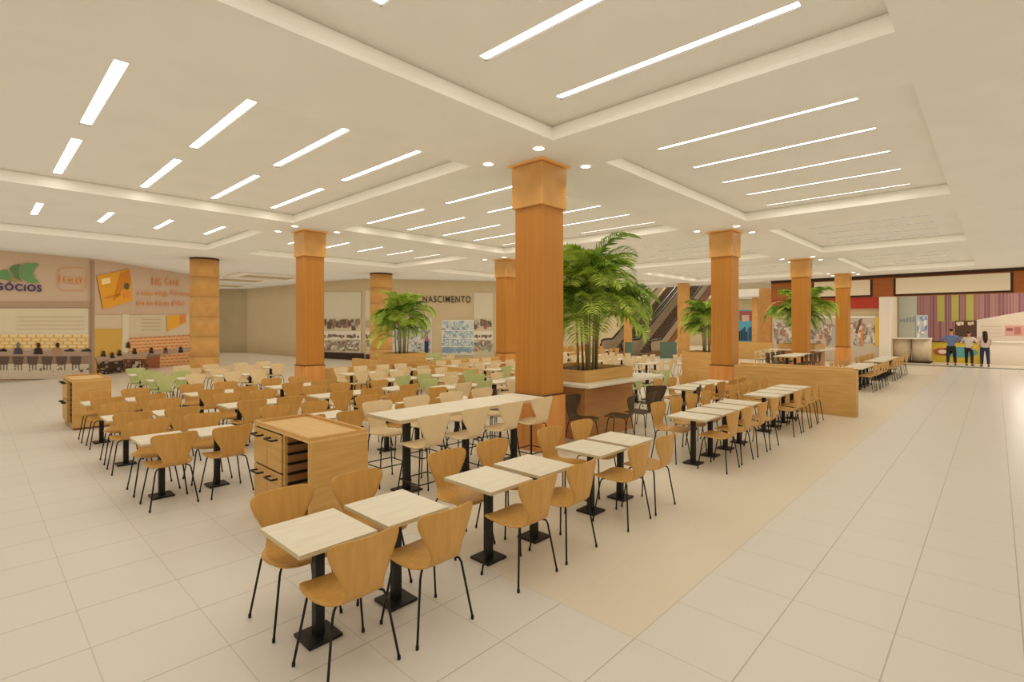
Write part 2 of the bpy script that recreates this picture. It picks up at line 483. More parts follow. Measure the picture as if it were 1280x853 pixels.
CNAME = {'tan': 'tan plywood', 'beige': 'beige', 'green': 'sage green', 'brown': 'dark brown'}
def row(y, xs, row_name, near='tan', far='tan', order='from the camera end', skip=()):
    """a line of square tables along X with a chair on either side of each"""
    for i, x in enumerate(xs):
        n = near[i % len(near)] if isinstance(near, list) else near
        f = far[i % len(far)] if isinstance(far, list) else far
        make_table((x, y, 0), 'cream square pedestal table, %s of the %s' % (ORD[i], row_name), 'cafe tables in rows')
        j = random.uniform(-.015, .015)
        if (i, 'n') not in skip:
            make_chair(n, (x + j, y - .385 + random.uniform(-.02, .02), 0), random.uniform(-.03, .03),
                   '%s chair on aisle side of %s table, %s' % (CNAME[n], ORD[i], row_name), 'chairs along the table rows')
        if (i, 'f') not in skip:
            make_chair(f, (x - j, y + .385 + random.uniform(-.02, .02), 0), PI + random.uniform(-.03, .03),
                   '%s chair on far side of %s table, %s' % (CNAME[f], ORD[i], row_name), 'chairs along the table rows')

PAIRS = [1.65, 2.28, 3.28, 3.92, 4.92, 5.56]
row(3.40, PAIRS, 'front row beside the tray cabinet')
row(3.42, [7.72, 8.37, 9.02, 9.67], 'aisle row before the dark chairs')
row(3.42, [11.05, 11.70, 12.35, 13.0], 'aisle row touching the oak booth wall')
row(5.10, [11.0, 11.62, 12.3, 12.92], 'short row before the booth wall column')
row(7.62, PAIRS + [6.5], 'first row behind the tray cabinet')
row(9.77, PAIRS + [6.5], 'second row behind the tray cabinet')
row(11.92, PAIRS, 'third row behind the tray cabinet')
row(15.65, [3.35, 4.0, 4.9, 5.55], 'pale row facing the bank mural', ['green', 'beige', 'beige', 'beige'], ['green', 'green', 'beige', 'beige'])
row(17.75, [3.35, 4.5, 5.3, 6.2, 6.95], 'last pale row facing the bank mural', ['green', 'beige', 'beige', 'beige', 'beige'], ['green', 'beige', 'beige', 'beige', 'beige'])
# bays between the big column and the corridor column
row(9.1, [7.45, 8.1, 9.0, 9.65], 'pale row behind the big palm', ['beige', 'green', 'beige', 'beige'], ['green', 'beige', 'green', 'beige'])
row(11.4, [7.45, 8.1, 9.0, 9.65], 'second pale row behind the big palm', ['green', 'green', 'beige', 'green'], 'beige')
row(13.6, [7.6, 8.25, 9.05, 9.7], 'pale row against the low wall', 'beige', 'beige')
row(7.3, [11.2, 11.85, 12.75, 13.4], 'green row past the palm counter', 'green', ['green', 'beige'])
row(9.5, [11.2, 11.85, 12.75, 13.4], 'second green row past the palm counter', 'green', 'beige')
row(11.6, [11.4, 12.05, 12.95, 13.6], 'beige row before the bushy palm', ['green', 'beige'], 'beige')
row(13.6, [11.4, 12.05, 12.95, 13.6], 'beige row at the cross wall', 'beige', 'beige')
row(17.2, [11.6, 12.25, 13.15, 13.8], 'row before the NASCIMENTO shopfront', ['green', 'beige'], 'green')
row(19.4, [12.6, 13.25, 14.15, 14.8], 'last row before the NASCIMENTO shopfront', 'green', 'green')
# east bays
row(3.42, [19.9, 20.55, 21.2, 21.85, 22.5], 'aisle row past the booth wall')
row(3.42, [24.2, 24.85, 25.5, 26.15, 26.8, 27.45, 28.1], 'last aisle row before the striped shop')
row(9.3, [17.0, 17.65, 20.6, 21.25, 21.9], 'beige row behind the booth wall column', 'beige', 'beige')
row(11.4, [16.6, 17.25, 18.1, 18.75, 19.6, 20.25], 'second beige row behind the booth wall', 'beige', 'beige')
row(13.6, [16.9, 17.55, 18.4, 19.05, 19.9, 20.55], 'third beige row behind the booth wall', 'beige', ['beige', 'tan'])
row(15.9, [21.0, 21.65, 22.5, 23.15, 24.0, 24.65], 'tan row facing the escalators', 'tan', 'tan')
row(18.0, [22.6, 23.25, 24.1, 24.75, 25.6, 26.25], 'last tan row facing the escalators', 'tan', 'tan')
row(8.0, [26.6, 27.25, 28.1, 28.75, 29.6], 'green row behind the counter palm', 'green', 'beige')

# dark chairs round the planter counter
for x, y, a, lab in ((7.488, 5.36, PI, 'dark brown chair in the gap between big column plinth and palm counter'),
                     (8.16, 5.0, .25, 'dark brown chair before the middle of the palm counter front'),
                     (8.80, 4.95, .12, 'dark brown chair standing near the outer corner of palm counter'),
                     (10.02, 5.36, -.6, 'darkest brown chair tucked under the end of palm counter'),
                     (10.36, 4.72, .3, 'dark brown chair between palm counter and the short table row'),
                     (7.0, 7.05, PI, 'dark brown chair just behind the big column')):
    make_chair('brown', (x, y, 0), a, lab, 'dark chairs at the palm counter')

# high tables
def high_table(x0, x1, y0, y1, label):
    t = thing('high_table', label, 'high table', ((x0 + x1) / 2, (y0 + y1) / 2, 0), 0, 'long bar-height tables')
    hx, hy = (x1 - x0) / 2, (y1 - y0) / 2
    link('tabletop', top_mesh(hx, hy, 1.0, .045), t)
    for s in (-hx + .36, 0, hx - .36):
        bm = bmesh.new(); box(bm, s - .04, s + .04, -.04, .04, .02, .955); bevelled(bm, .004, 1); obj('pole', bm, M['iron'], t)
        bm = bmesh.new(); box(bm, s - .15, s + .15, -.15, .15, 0, .024); bevelled(bm, .004, 1); obj('base_plate', bm, M['iron'], t)
high_table(3.54, 6.3, 5.2, 5.95, 'long white bar-height table between tray cabinet and big column')
for i, x in enumerate((4.05, 4.72, 5.39, 6.06)):
    make_stool('beige', (x - .22, 5.12, 0), 0, 'beige stool on aisle side of near high table, %s from tray cabinet' % ORD[i], 'stools at the near high table')
    make_stool('beige', (x - .13, 6.08, 0), PI, 'beige stool on far side of near high table, %s from tray cabinet' % ORD[i], 'stools at the near high table')
high_table(20.6, 23.4, 5.3, 6.05, 'far white bar-height table running to the counter palm column')
for i, x in enumerate((21.0, 21.65, 22.3, 22.95)):
    make_stool('brown', (x, 5.25, 0), 0, 'dark stool on aisle side of far high table, %s from its near end' % ORD[i], 'dark stools at the far high table')
    make_stool('brown', (x, 6.15, 0), PI, 'dark stool on rear side of far high table, %s from its near end' % ORD[i], 'dark stools at the far high table')

# ------------------------------------------------------------------ tray cabinets
def cabinet(x, y, label):
    t = thing('tray_cabinet', label, 'cabinet', (x, y, 0), 0, 'oak tray return cabinets')
    W, D, Z = 0.65, 1.40, 1.04
    bm = bmesh.new()
    box(bm, 0.02, W, 0, .06, 0.05, Z - .05); box(bm, 0.02, W, .60, .64, .05, Z - .05); box(bm, .02, W, D - .03, D, .05, Z - .05)
    box(bm, W - .03, W, .06, D - .03, .05, Z - .05); box(bm, .02, W - .03, .06, D - .03, .05, .10)
    obj('carcass', bm, M['oak'], t)
    bm = bmesh.new(); box(bm, .04, W - .02, .06, D - .02, 0, .05); obj('kick_base', bm, M['oakdark'], t)
    bm = bmesh.new(); box(bm, .022, .03, .64, D - .03, .10, Z - .06); obj('seam_darkening', bm, M['gap'], t)  # dark sheet added so the gaps between doors look dark
    bm = bmesh.new(); box(bm, .05, .47, .594, .599, .10, Z - .06); obj('niche_darkening', bm, M['oakdark'], t)  # thin darker boards added on both sides to darken the niche
    bm = bmesh.new(); box(bm, .05, .47, .061, .066, .10, Z - .06); obj('niche_darkening', bm, M['oakdark'], t)
    bm = bmesh.new(); box(bm, .47, .48, .06, .60, .10, Z - .06); obj('niche_back', bm, M['oakdark'], t)
    bm = bmesh.new(); box(bm, 0, W, 0, D, Z - .05, Z - .03); obj('top_tray', bm, M['oakx'], t)
    bm = bmesh.new()
    e = .03
    box(bm, 0, e, 0, D, Z - .03, Z); box(bm, W - e, W, 0, D, Z - .03, Z); box(bm, e, W - e, 0, e, Z - .03, Z); box(bm, e, W - e, D - e, D, Z - .03, Z)
    obj('top_rim', bm, M['oak'], t)
    for z0, z1 in ((.09, .55), (.57, Z - .07)):
        for y0, y1 in ((.645, 1.012), (1.026, D - .005)):
            d = boxobj('door', (-.002, .02, y0, y1, z0, z1), M['oak'], t, .003, 1)
            ym = (y0 + y1) / 2; zz = z1 - .06
            bm = bmesh.new(); tube(bm, [(0, ym - .09, zz), (-.07, ym - .09, zz), (-.07, ym + .09, zz), (0, ym + .09, zz)], .011, 8)
            obj('handle', bm, M['iron'], d)
    for k in range(7):
        z = .24 + k * .105
        bm = bmesh.new(); box(bm, .045, .46, .565, .593, z, z + .022); box(bm, .045, .46, .067, .095, z, z + .022); box(bm, .44, .465, .09, .57, z, z + .022)
        obj('tray_rail', bm, M['iron'], t)
cabinet(2.27, 4.88, 'large oak tray cabinet with black handles behind the front table row')
cabinet(1.40, 13.6, 'far oak tray cabinet standing alone near the bank mural')

# ------------------------------------------------------------------ booth and low walls
def low_wall(x0, x1, y0, y1, z, label):
    o = boxobj('low_wall', (x0, x1, y0, y1, 0, z), M['oak'], None, .006)
    return tag(o, label, 'partition', 'oak low walls', 'thing')
low_wall(14.10, 14.34, 2.35, 5.12, 1.08, 'oak booth wall closing the aisle table row')
low_wall(15.6, 15.8, 2.7, 5.5, 1.04, 'second oak booth wall just behind the first booth wall')
low_wall(7.45, 9.86, 14.9, 15.06, .82, 'low oak wall from corridor column to the bushy palm planter')
low_wall(10.42, 10.6, 11.4, 14.68, .82, 'low oak wall running from bushy palm planter towards the big palm')
low_wall(11.2, 15.35, 15.2, 15.36, .82, 'low oak wall from bushy palm planter to the shopfront column')
low_wall(10.42, 10.6, 15.95, 18.6, .82, 'low oak wall running behind the bushy palm planter')
v = gd(920, 33.0); w_ = gd(966, 31.5)
o = low_wall(0, (w_ - v).length, -.1, .1, 1.05, 'far orange bar wall below the blue poster')
o.location = v; o.rotation_euler.z = math.atan2(w_.y - v.y, w_.x - v.x)

# ------------------------------------------------------------------ palms and planters
def frond_mesh(L, seed):
    rnd = random.Random(seed); bm = bmesh.new()
    pts = []
    for i in range(13):
        s = i / 12
        a = 1.15 - 1.95 * s ** 1.25              # climbs, then arches over
        pts.append((s, a))
    P = [Vector((0, 0, 0))]
    for i in range(1, 13):
        a = pts[i][1]; P.append(P[-1] + Vector((math.cos(a), 0, math.sin(a))) * L / 12)
    tube(bm, P, [.011 - .0008 * i for i in range(13)], 5)
    for i in range(2, 13):
        for sub in (0, .33, .66):
            if i == 12 and sub: continue
            p = P[i].lerp(P[min(i + 1, 12)], sub); d = (P[min(i + 1, 12)] - P[i - 1]).normalized()
            s = (i + sub) / 12
            ln = (.46 * math.sin(PI * min(1, .16 + .80 * s)) ** .7 + .05) * L / 1.3
            for sg in (-1, 1):
                out = (Vector((0, sg, 0)) * .80 + d * .55 + Vector((0, 0, .22 + rnd.uniform(-.12, .12)))).normalized()
                m_ = p + out * ln * .55; e = p + out * ln + Vector((0, 0, -.30 * ln))
                wv = d * .021 + Vector((0, 0, .008))
                a0, a1 = bm.verts.new(p - wv * .4), bm.verts.new(p + wv * .4)
                b0, b1 = bm.verts.new(m_ - wv), bm.verts.new(m_ + wv)
                c = bm.verts.new(e)
                bm.faces.new((a0, a1, b1, b0)); bm.faces.new((b0, b1, c))
    return bm
FRONDS = [mesh('palm_frond', frond_mesh(1.3, s), M['leaf' if s != 2 else 'leaf2']) for s in range(3)]
def palm(x, y, z, hgt, scale, nst, nfr, label, seed):
    rnd = random.Random(seed)
    t = thing('potted_palm', label, 'palm', (x, y, z), 0, 'palms in oak planters')
    tops = []
    for i in range(nst):
        a = 2 * PI * i / nst + rnd.uniform(-.2, .2); r0 = rnd.uniform(.05, .26) * scale; r1 = r0 + rnd.uniform(.04, .14) * scale
        hh = hgt * rnd.uniform(.78, 1.0)
        pts = [(r0 * math.cos(a), r0 * math.sin(a), -.04), ((r0 * .6 + r1 * .4) * math.cos(a), (r0 * .6 + r1 * .4) * math.sin(a), hh * .5), (r1 * math.cos(a), r1 * math.sin(a), hh)]
        bm = bmesh.new(); tube(bm, pts, [.026 * scale, .021 * scale, .016 * scale], 8)
        obj('cane', bm, M['cane'], t, True)
        tops.append((Vector(pts[2]), a, hh))
    k = 0
    for i in range(nfr):
        p, a, hh = tops[i % nst]
        lvl = (i // nst)
        o = link('frond', FRONDS[rnd.choice((0, 0, 1, 2))], t)
        o.location = p - Vector((0, 0, .04 + rnd.uniform(.02, .15) * lvl))
        yaw = a + rnd.uniform(-1.0, 1.0) + (PI * .9 if lvl % 3 == 1 else 0)
        pitch = (-.5, -.1, .25, .42, .55, .1, .4)[min(lvl, 6)] + rnd.uniform(-.2, .2)
        s = scale * rnd.uniform(.8, 1.1)
        o.rotation_euler = (rnd.uniform(-.3, .3), pitch, yaw); o.scale = (s, s, s)
    return t

def counter_planter(x0, x1, y0, y1, label):
    cx, cy = (x0 + x1) / 2, (y0 + y1) / 2
    t = thing('planter_counter', label, 'planter', (cx, cy, 0), 0, 'oak planters with a counter')
    hx, hy = (x1 - x0) / 2, (y1 - y0) / 2
    boxobj('base_cabinet', (-hx, hx, -hy, hy, 0, 1.02), M['basewood'], t, .004)
    bm = bmesh.new(); box(bm, -hx - .28, hx + .85, -hy - .28, hy + .28, 1.02, 1.075); bevelled(bm, .008, 2)
    obj('countertop', bm, M['top'], t)
    bm = bmesh.new()
    for a in ((-hx, hx, -hy, -hy + .05), (-hx, hx, hy - .05, hy), (-hx, -hx + .05, -hy + .05, hy - .05), (hx - .05, hx, -hy + .05, hy - .05)):
        box(bm, *a, 1.075, 1.30)
    obj('planter_box', bm, M['oak'], t)
    bm = bmesh.new(); box(bm, -hx + .05, hx - .05, -hy + .05, hy - .05, 1.075, 1.22); obj('soil', bm, M['soil'], t)
    return cx, cy
cx, cy = counter_planter(7.77, 9.48, 5.5, 7.0, 'oak planter with white wraparound counter beside the big column')
palm(cx + .16, cy - .15, 1.22, 1.9, .98, 12, 84, 'tall bushy palm in counter planter beside the big column', 3)
cx, cy = counter_planter(25.2, 26.9, 5.7, 7.2, 'far oak planter with white counter behind the counter palm column')
palm(cx, cy, 1.22, 1.95, 1.05, 11, 66, 'far palm partly hidden behind the counter palm column', 5)
def box_planter(x, y, s, z, label):
    t = thing('box_planter', label, 'planter', (x, y, 0), 0, 'square oak box planters')
    bm = bmesh.new()
    for a in ((-s, s, -s, -s + .05), (-s, s, s - .05, s), (-s, -s + .05, -s + .05, s - .05), (s - .05, s, -s + .05, s - .05)):
        box(bm, *a, 0, z)
    obj('side_panels', bm, M['oak'], t)
    bm = bmesh.new(); box(bm, -s + .05, s - .05, -s + .05, s - .05, 0.05, z - .08); obj('soil', bm, M['soil'], t)
box_planter(10.5, 15.3, .6, 1.17, 'square oak planter where the low walls cross')
palm(10.5, 15.3, 1.09, 1.75, .80, 11, 72, 'bushy green palm where the low walls cross', 11)
box_planter(18.85, 7.85, .65, 1.17, 'square oak planter half hidden behind the booth wall column')
palm(18.85, 7.85, 1.09, 1.55, .72, 10, 60, 'green palm half hidden behind the booth wall column', 13)

# ------------------------------------------------------------------ printed panels
def mural(name, A, B, polys, label, cat='mural', z0=0.0):
    """flat print on the vertical plane A-B; each poly is (pixel points, colour, layer)"""
    bm = bmesh.new(); cl = bm.loops.layers.float_color.new('Col')
    n = Vector((-(B.y - A.y), B.x - A.x, 0)).normalized()
    if n.dot(A) > 0: n = -n
    for pts, c, lay in polys:
        vs = [bm.verts.new(onwall(A, B, px, py) + n * (0.01 + .012 * lay)) for px, py in pts]
        f = bm.faces.new(vs)
        cc = lin(*c)
        for l in f.loops: l[cl] = cc
    me = bpy.data.meshes.new(name)
    bm.normal_update()
    for f in bm.faces:
        if f.normal.dot(n) < 0: f.normal_flip()
    bm.to_mesh(me); bm.free(); me.materials.append(M['print'])
    return tag(link(name, me), label, cat)
def R(x0, y0, x1, y1, c, lay=1): return ([(x0, y0), (x1, y0), (x1, y1), (x0, y1)], c, lay)
def E(cx, cy, rx, ry, c, lay=2, n=14): return ([(cx + rx * math.cos(2 * PI * k / n), cy + ry * math.sin(2 * PI * k / n)) for k in range(n)], c, lay)
def wall(name, A, B, z0, z1, m, th=0.2):
    n = Vector((-(B.y - A.y), B.x - A.x, 0)).normalized()
    if n.dot(A) < 0: n = -n
    bm = bmesh.new()
    q = [A, B, B + n * th, A + n * th]
    lo = [bm.verts.new((p.x, p.y, z0)) for p in q]; hi = [bm.verts.new((p.x, p.y, z1)) for p in q]
    bm.faces.new(lo); bm.faces.new(hi)
    for k in range(4): bm.faces.new((lo[k], lo[(k + 1) % 4], hi[(k + 1) % 4], hi[k]))
    return struct(name, bm, m)
def text(body, A, B, px, py, hpx, m, name='letter', parent=None, label=None, cat=None, align='CENTER', bold=0.0, width=None):
    c = bpy.data.curves.new(name, 'FONT'); c.body = body; c.align_x = align; c.align_y = 'CENTER'
    c.extrude = .008; c.space_character = 1.2; c.offset = bold
    n = Vector((-(B.y - A.y), B.x - A.x, 0)).normalized()
    if n.dot(A) > 0: n = -n
    p = onwall(A, B, px, py) + n * .055
    d = p.x * FX + p.y * FY
    o = link(name, c)
    c.size = hpx / FPX * d / .70
    xax = Vector((0, 0, 1)).cross(n).normalized()
    o.rotation_euler = Matrix((xax, Vector((0, 0, 1)), n)).transposed().to_euler()
    o.location = p
    if width:
        bpy.context.view_layer.update()
        a = onwall(A, B, px - width / 2, py); b = onwall(A, B, px + width / 2, py)
        o.scale.x = (b - a).length / max(o.dimensions.x, 1e-3)
    c.materials.append(m)
    bpy.context.view_layer.update()
    me = bpy.data.meshes.new_from_object(o.evaluated_get(bpy.context.evaluated_depsgraph_get()))
    o2 = link(name + '_mesh', me); o2.location = o.location; o2.rotation_euler = o.rotation_euler; o2.scale = o.scale
    bpy.data.objects.remove(o); o = o2; o.name = name; me.materials.clear(); me.materials.append(m)
    if parent:
        o.parent = parent; o.matrix_parent_inverse = parent.matrix_world.inverted()
    elif label: tag(o, label, cat)
    return o

# bank front, left
B0, B1, B2 = gd(-70, 18.0), gd(115, 21.6), gd(240, 28.6)
wall('wall_bank_front', B0, B1, 0, H, M['walltaupe']); wall('wall_bank_side', B1, B2, 0, H, M['walltaupe'])
rnd = random.Random(4)
polys = [R(-60, 385, 110, 474, (206, 186, 158), 1), R(-60, 386, 110, 418, (214, 200, 168), 2)]
for k in range(4): polys.append(R(20, 396 + 5 * k, 105, 397.2 + 5 * k, (202, 184, 152), 3))
polys.append(R(-60, 418, 110, 436, (228, 204, 152), 3))
for r_ in range(4):
    for k in range(15):
        x = -58 + k * 11.3 + (r_ % 2) * 5.6
        polys.append(R(x, 419 + r_ * 4.2, x + 1.6, 422 + r_ * 4.2, (216, 158, 62), 4))
    polys.append(R(-60, 422.2 + r_ * 4.2, 110, 423 + r_ * 4.2, (216, 164, 74), 4))
polys.append(R(-60, 439, 110, 445, (168, 142, 122), 5)); polys.append(R(-60, 444, 110, 460, (150, 122, 100), 4)); polys.append(R(-60, 455, 110, 474, (206, 190, 166), 5))
for x, c in ((2, (40, 34, 32)), (22, (78, 72, 78)), (47, (52, 42, 40)), (71, (170, 128, 96)), (86, (60, 56, 58)), (107, (60, 56, 54))):
    if x in (22, 47, 71):
        polys.append(E(x, 431.5, 2.6, 3.2, (74, 50, 36) if x != 22 else (120, 112, 108), 7))
        polys.append(([(x - 6, 443), (x - 4.5, 436), (x, 434), (x + 4.5, 436), (x + 6, 443)], c, 6))
    else:
        polys.append(R(x - 6, 437.5, x + 6, 439.5, c, 6)); polys.append(R(x - 1, 436, x + 4, 438, c, 6))
for k in range(9):
    x = -50 + k * 18
    polys.append(([(x - 7, 446), (x + 7, 446), (x + 5, 456), (x - 5, 456)], (96, 80, 68), 6))
    for dx in (-4, 0, 4): polys.append(R(x + dx - .5, 456, x + dx + .5, 463, (84, 70, 60), 6))
for k in range(40):
    x = rnd.uniform(-55, 108); y = rnd.uniform(456, 464); polys.append(R(x, y, x + rnd.uniform(1, 3), y + rnd.uniform(1, 3), rnd.choice([(120, 100, 84), (176, 158, 136), (226, 214, 194)]), 6.2 + k * .015))
mural('bank_mural', B0, B1, polys, 'printed mural of a bank counter with seated clerks and yellow bricks')
bm_polys = [R(-60, 378, 112, 384.5, (176, 148, 120), 3)]
mural('mural_rail', B0, B1, bm_polys, 'taupe rail between bank sign band and clerk mural', 'rail')
# logo sign
lg = []
lg.append(([(-16, 347), (2, 338), (9, 337), (14, 345), (20, 353), (8, 350)], (106, 146, 96), 2))
lg.append(([(11, 336), (17, 332), (25, 330), (23, 338), (24, 346), (28, 353), (18, 347)], (94, 130, 82), 3))
lg.append(([(26.5, 332), (32, 329.5), (49, 330), (43, 336), (41, 342), (44, 349), (49, 354), (33, 353), (27, 347), (25.5, 339)], (110, 152, 98), 4))
lg.append(([(10, 347), (18, 348), (24, 353), (16, 351)], (170, 142, 70), 3))
sg = mural('wall_logo', B0, B1, lg, 'green triple leaf logo on the taupe bank sign band', 'sign')
text('NEGÓCiOS', B0, B1, 13, 359.5, 8.4, M['navy'], 'letters', sg, width=79, bold=.012)
bx = []
ring = [(72 + 36 * u, 335 + 28 * v_) for u, v_ in ((.15, 0), (.85, 0), (1, .15), (1, .85), (.85, 1), (.15, 1), (0, .85), (0, .15))]
for k in range(8):
    (x0, y0), (x1, y1) = ring[k], ring[(k + 1) % 8]
    dx, dy = x1 - x0, y1 - y0; l = math.hypot(dx, dy); nx, ny = -dy / l * .5, dx / l * .5
    bx.append(([(x0 + nx, y0 + ny), (x1 + nx, y1 + ny), (x1 - nx, y1 - ny), (x0 - nx, y0 - ny)], (214, 160, 110), 2))
it = mural('bank_sign', B0, B1, bx, 'orange bank name inside a faint rounded outline', 'sign')
text('Itaú', B0, B1, 89, 350, 9.5, M['orange'], 'letters', it, width=29, bold=.01)
# right half of the bank
post = mural('mural_post', B1, B2, [R(113, 326, 117, 474, (166, 138, 112), 3)], 'taupe post between the two bank murals', 'post')
polys = [([(117, 394), (238, 393), (238, 465), (117, 478)], (210, 190, 158), 1), R(117, 411, 152, 470, (206, 164, 78), 2),
         R(152, 393, 160, 440, (218, 204, 172), 2), R(160, 394, 206, 418, (208, 192, 160), 2)]
for k in range(4): polys.append(R(176, 399 + 4.4 * k, 200, 400 + 4.4 * k, (192, 174, 142), 3))
polys.append(([(207, 394.5), (232, 393.5), (231, 403), (208, 415)], (226, 166, 56), 3)); polys.append(([(224, 394), (231, 393.8), (231, 403), (224, 406)], (222, 136, 62), 4))
polys.append(([(160, 424), (238, 419), (238, 462), (160, 462)], (224, 178, 126), 3))
for r_ in range(11):
    y = 421 + r_ * 4
    polys.append(([(160, y + 2.2), (238, y - 1.8), (238, y - 1.0), (160, y + 3.0)], (214, 128, 66), 4))
    for k in range(13):
        x = 162 + 6 * k + (r_ % 2) * 3; polys.append(R(x, y + 1.2 - (x - 160) * .05, x + 1, y + 4 - (x - 160) * .05, (214, 132, 70), 4))
polys.append(([(117, 447), (180, 440), (238, 434), (238, 439), (190, 446), (120, 454)], (176, 148, 126), 5))
polys.append(([(120, 454), (152, 449), (152, 470), (120, 470)], (70, 52, 42), 4)); polys.append(R(152, 449, 181, 467, (110, 70, 48), 5))
polys.append(R(182, 443, 198, 460, (150, 92, 60), 5)); polys.append(R(163, 452, 174, 466, (190, 168, 146), 6))
for k in range(60):
    x = rnd.uniform(118, 182); y = rnd.uniform(450, 466); polys.append(R(x, y, x + rnd.uniform(1, 4), y + rnd.uniform(1.5, 4), rnd.choice([(64, 48, 42), (80, 62, 50), (150, 126, 104), (124, 98, 78)]), 6.2 + k * .012))
for x, y in ((127, 441), (138, 443), (147, 440), (158, 430), (166, 438), (187, 437), (205, 437), (224, 436)):
    polys.append(E(x, y, 2.0, 2.4, (70, 48, 36), 7)); polys.append(R(x - 2.5, y + 2, x + 3, y + 5, rnd.choice([(56, 44, 44), (120, 92, 84), (40, 34, 36)]), 6))
mural('bank_mural', B1, B2, polys, 'printed mural of bank desks before an orange brick wall')
cardp = [([(120, 345), (161, 336.5), (165, 376), (128, 387)], (226, 160, 52), 2), ([(125, 349), (136, 347), (137, 354), (126, 356)], (246, 222, 160), 3),
         ([(150, 341), (161, 338), (163, 356), (152, 362), (146, 372), (140, 376)], (206, 132, 46), 3), E(157, 358, 3.2, 4.2, (96, 92, 60), 4),
         ([(130, 372), (150, 367), (150, 369), (130, 374)], (206, 128, 50), 3), ([(153, 367), (161, 364), (162, 371), (154, 373)], (228, 140, 74), 3)]
mural('bank_card_print', B1, B2, cardp, 'large tilted orange payment card printed on the bank band', 'print')
for s_, px, py, hh, wd, lab in (('BIG Card', 206, 353, 9, 34, 'upper orange line of lettering on the bank band'),
                           ('A melhor solução financeira', 204, 367, 5.6, 66, 'middle orange line of lettering on the bank band'),
                           ('para sua empresa global', 200, 379, 5.6, 60, 'lower orange line of lettering on the bank band')):
    p_ = onwall(B1, B2, px, py)
    root_ = thing('wall_lettering', lab, 'lettering', p_)
    bpy.context.view_layer.update()
    tot = len(s_); x_ = px - wd / 2
    for w_ in s_.split():
        ww = wd * len(w_) / tot
        text(w_, B1, B2, x_ + ww / 2, py, hh, M['orange'], 'word', root_, width=ww * .95, bold=.006)
        x_ += wd * (len(w_) + 1) / tot

# corridor
C0, C1, C2 = gd(238, 40), gd(309, 39.8), gd(402, 33.2)
wall('wall_corridor_side', B2, C0, 0, H, M['wallgrey']); wall('wall_corridor_end', C0, C1, 0, H, M['wallgrey']); wall('wall_corridor', C1, C2, 0, H, M['wallbeige'])
for px, d, sx, lab in ((300, 31, 1.6, 'beside the round bank column'), (335, 29, 1.8, 'nearest the corridor column'), (288, 35.5, 1.2, 'deepest in the corridor')):
    v = gd(px, d)
    t = thing('ceiling_tray', 'square recess-look light tray on corridor ceiling, %s' % lab, 'ceiling light', (v.x, v.y, H))
    boxobj('frame', (-sx, sx, -1.2, 1.2, -.10, 0), M['white'], t, .01)
    bm = bmesh.new(); box(bm, -sx + .5, sx - .5, -.7, .7, -.115, -.1); obj('inset', bm, M['wallgrey'], t)
# photo shop
N0, N1, N2 = C2, gd(457, 31.0), gd(640, 33.0)
wall('wall_shop_side', N0, N1, 0, H, M['wallbeige']); wall('wall_shop_front', N1, N2, 0, H, M['wallbeige'])
def goods(x0, x1, y0, y1, pal, n, lay=3, w=(1.5, 4), h=(1.5, 4)):
    return [R(x, y, x + rnd.uniform(*w), y + rnd.uniform(*h), rnd.choice(pal), lay + .9 * i / n) for i, (x, y) in enumerate([(rnd.uniform(x0, x1 - w[1]), rnd.uniform(y0, y1 - h[1])) for _ in range(n)])]
DK = [(104, 84, 72), (124, 106, 92), (140, 120, 100), (160, 106, 90), (100, 102, 86), (180, 164, 140)]
MX = [(178, 120, 104), (142, 146, 124), (196, 184, 160), (156, 130, 112), (214, 204, 184), (124, 112, 102)]
BL = [(150, 182, 182), (170, 200, 198), (200, 204, 194), (144, 164, 178), (220, 214, 196), (176, 188, 188), (132, 150, 164)]
def shopphoto(x0, x1, yt):
    ps = [R(x0, yt, x1, 447, (204, 190, 158), 1), R(x0, yt, x1, 398, (206, 196, 168), 2)]
    ps += goods(x0, x1, 399, 413, DK, int((x1 - x0) * 1.3), 3, (2, 5), (3, 8))
    ps += [R(x0, 414, x1, 425, (220, 210, 188), 3)] + goods(x0, x1, 418, 424, DK[:3], int((x1 - x0) * .8), 4, (1, 2.5), (2, 4))
    ps += goods(x0, x1, 425, 440, MX, int((x1 - x0) * 3), 4)
    return ps
mural('shop_photo_panel', N0, N1, shopphoto(403, 452, 365) + [([(402, 440), (456, 442), (456, 453), (402, 449)], (64, 48, 42), 5)], 'tall printed photo panel of a shop at the corridor corner')
mural('shop_photo_panel', N1, N2, shopphoto(457, 466, 363) + [R(457, 443, 466, 450, (84, 62, 50), 5)], 'narrow printed photo strip beside the round gold column')
mural('shop_photo_panel', N1, N2, shopphoto(592, 616, 366), 'printed photo panel right of the NASCIMENTO lettering')
ps = [R(490, 398, 540, 446, (206, 200, 184), 1)] + goods(490, 540, 399, 444, BL + MX[2:4], 260, 2, (1.2, 3.5), (1.2, 4)) + [R(531, 419, 535, 428, (190, 80, 130), 4), R(530.5, 427, 535.5, 441, (50, 54, 84), 4), E(533, 416.5, 1.8, 2.4, (120, 84, 66), 5)]
mural('shop_window', N1, N2, ps, 'shop window with stacked goods and a pink poster figure behind the palm')
ps = [R(552, 400, 592, 444, (214, 210, 194), 1)] + goods(552, 592, 401, 442, BL, 320, 2, (1.2, 3), (1.2, 4)) + [R(552, y, 592, y + .8, (226, 222, 208), 4) for y in (413, 423, 433)] + goods(553, 590, 434, 442, [(130, 152, 172), (146, 172, 184)], 40, 5, (2, 5), (2, 5))
mural('shop_window', N1, N2, ps, 'shop window of pale blue shelves below the NASCIMENTO lettering')
text('NASCIMENTO', N1, N2, 558.5, 374.8, 8.2, M['dark'], 'shop_lettering', None, 'dark NASCIMENTO letters on the beige shopfront', 'lettering', width=60, bold=.006)
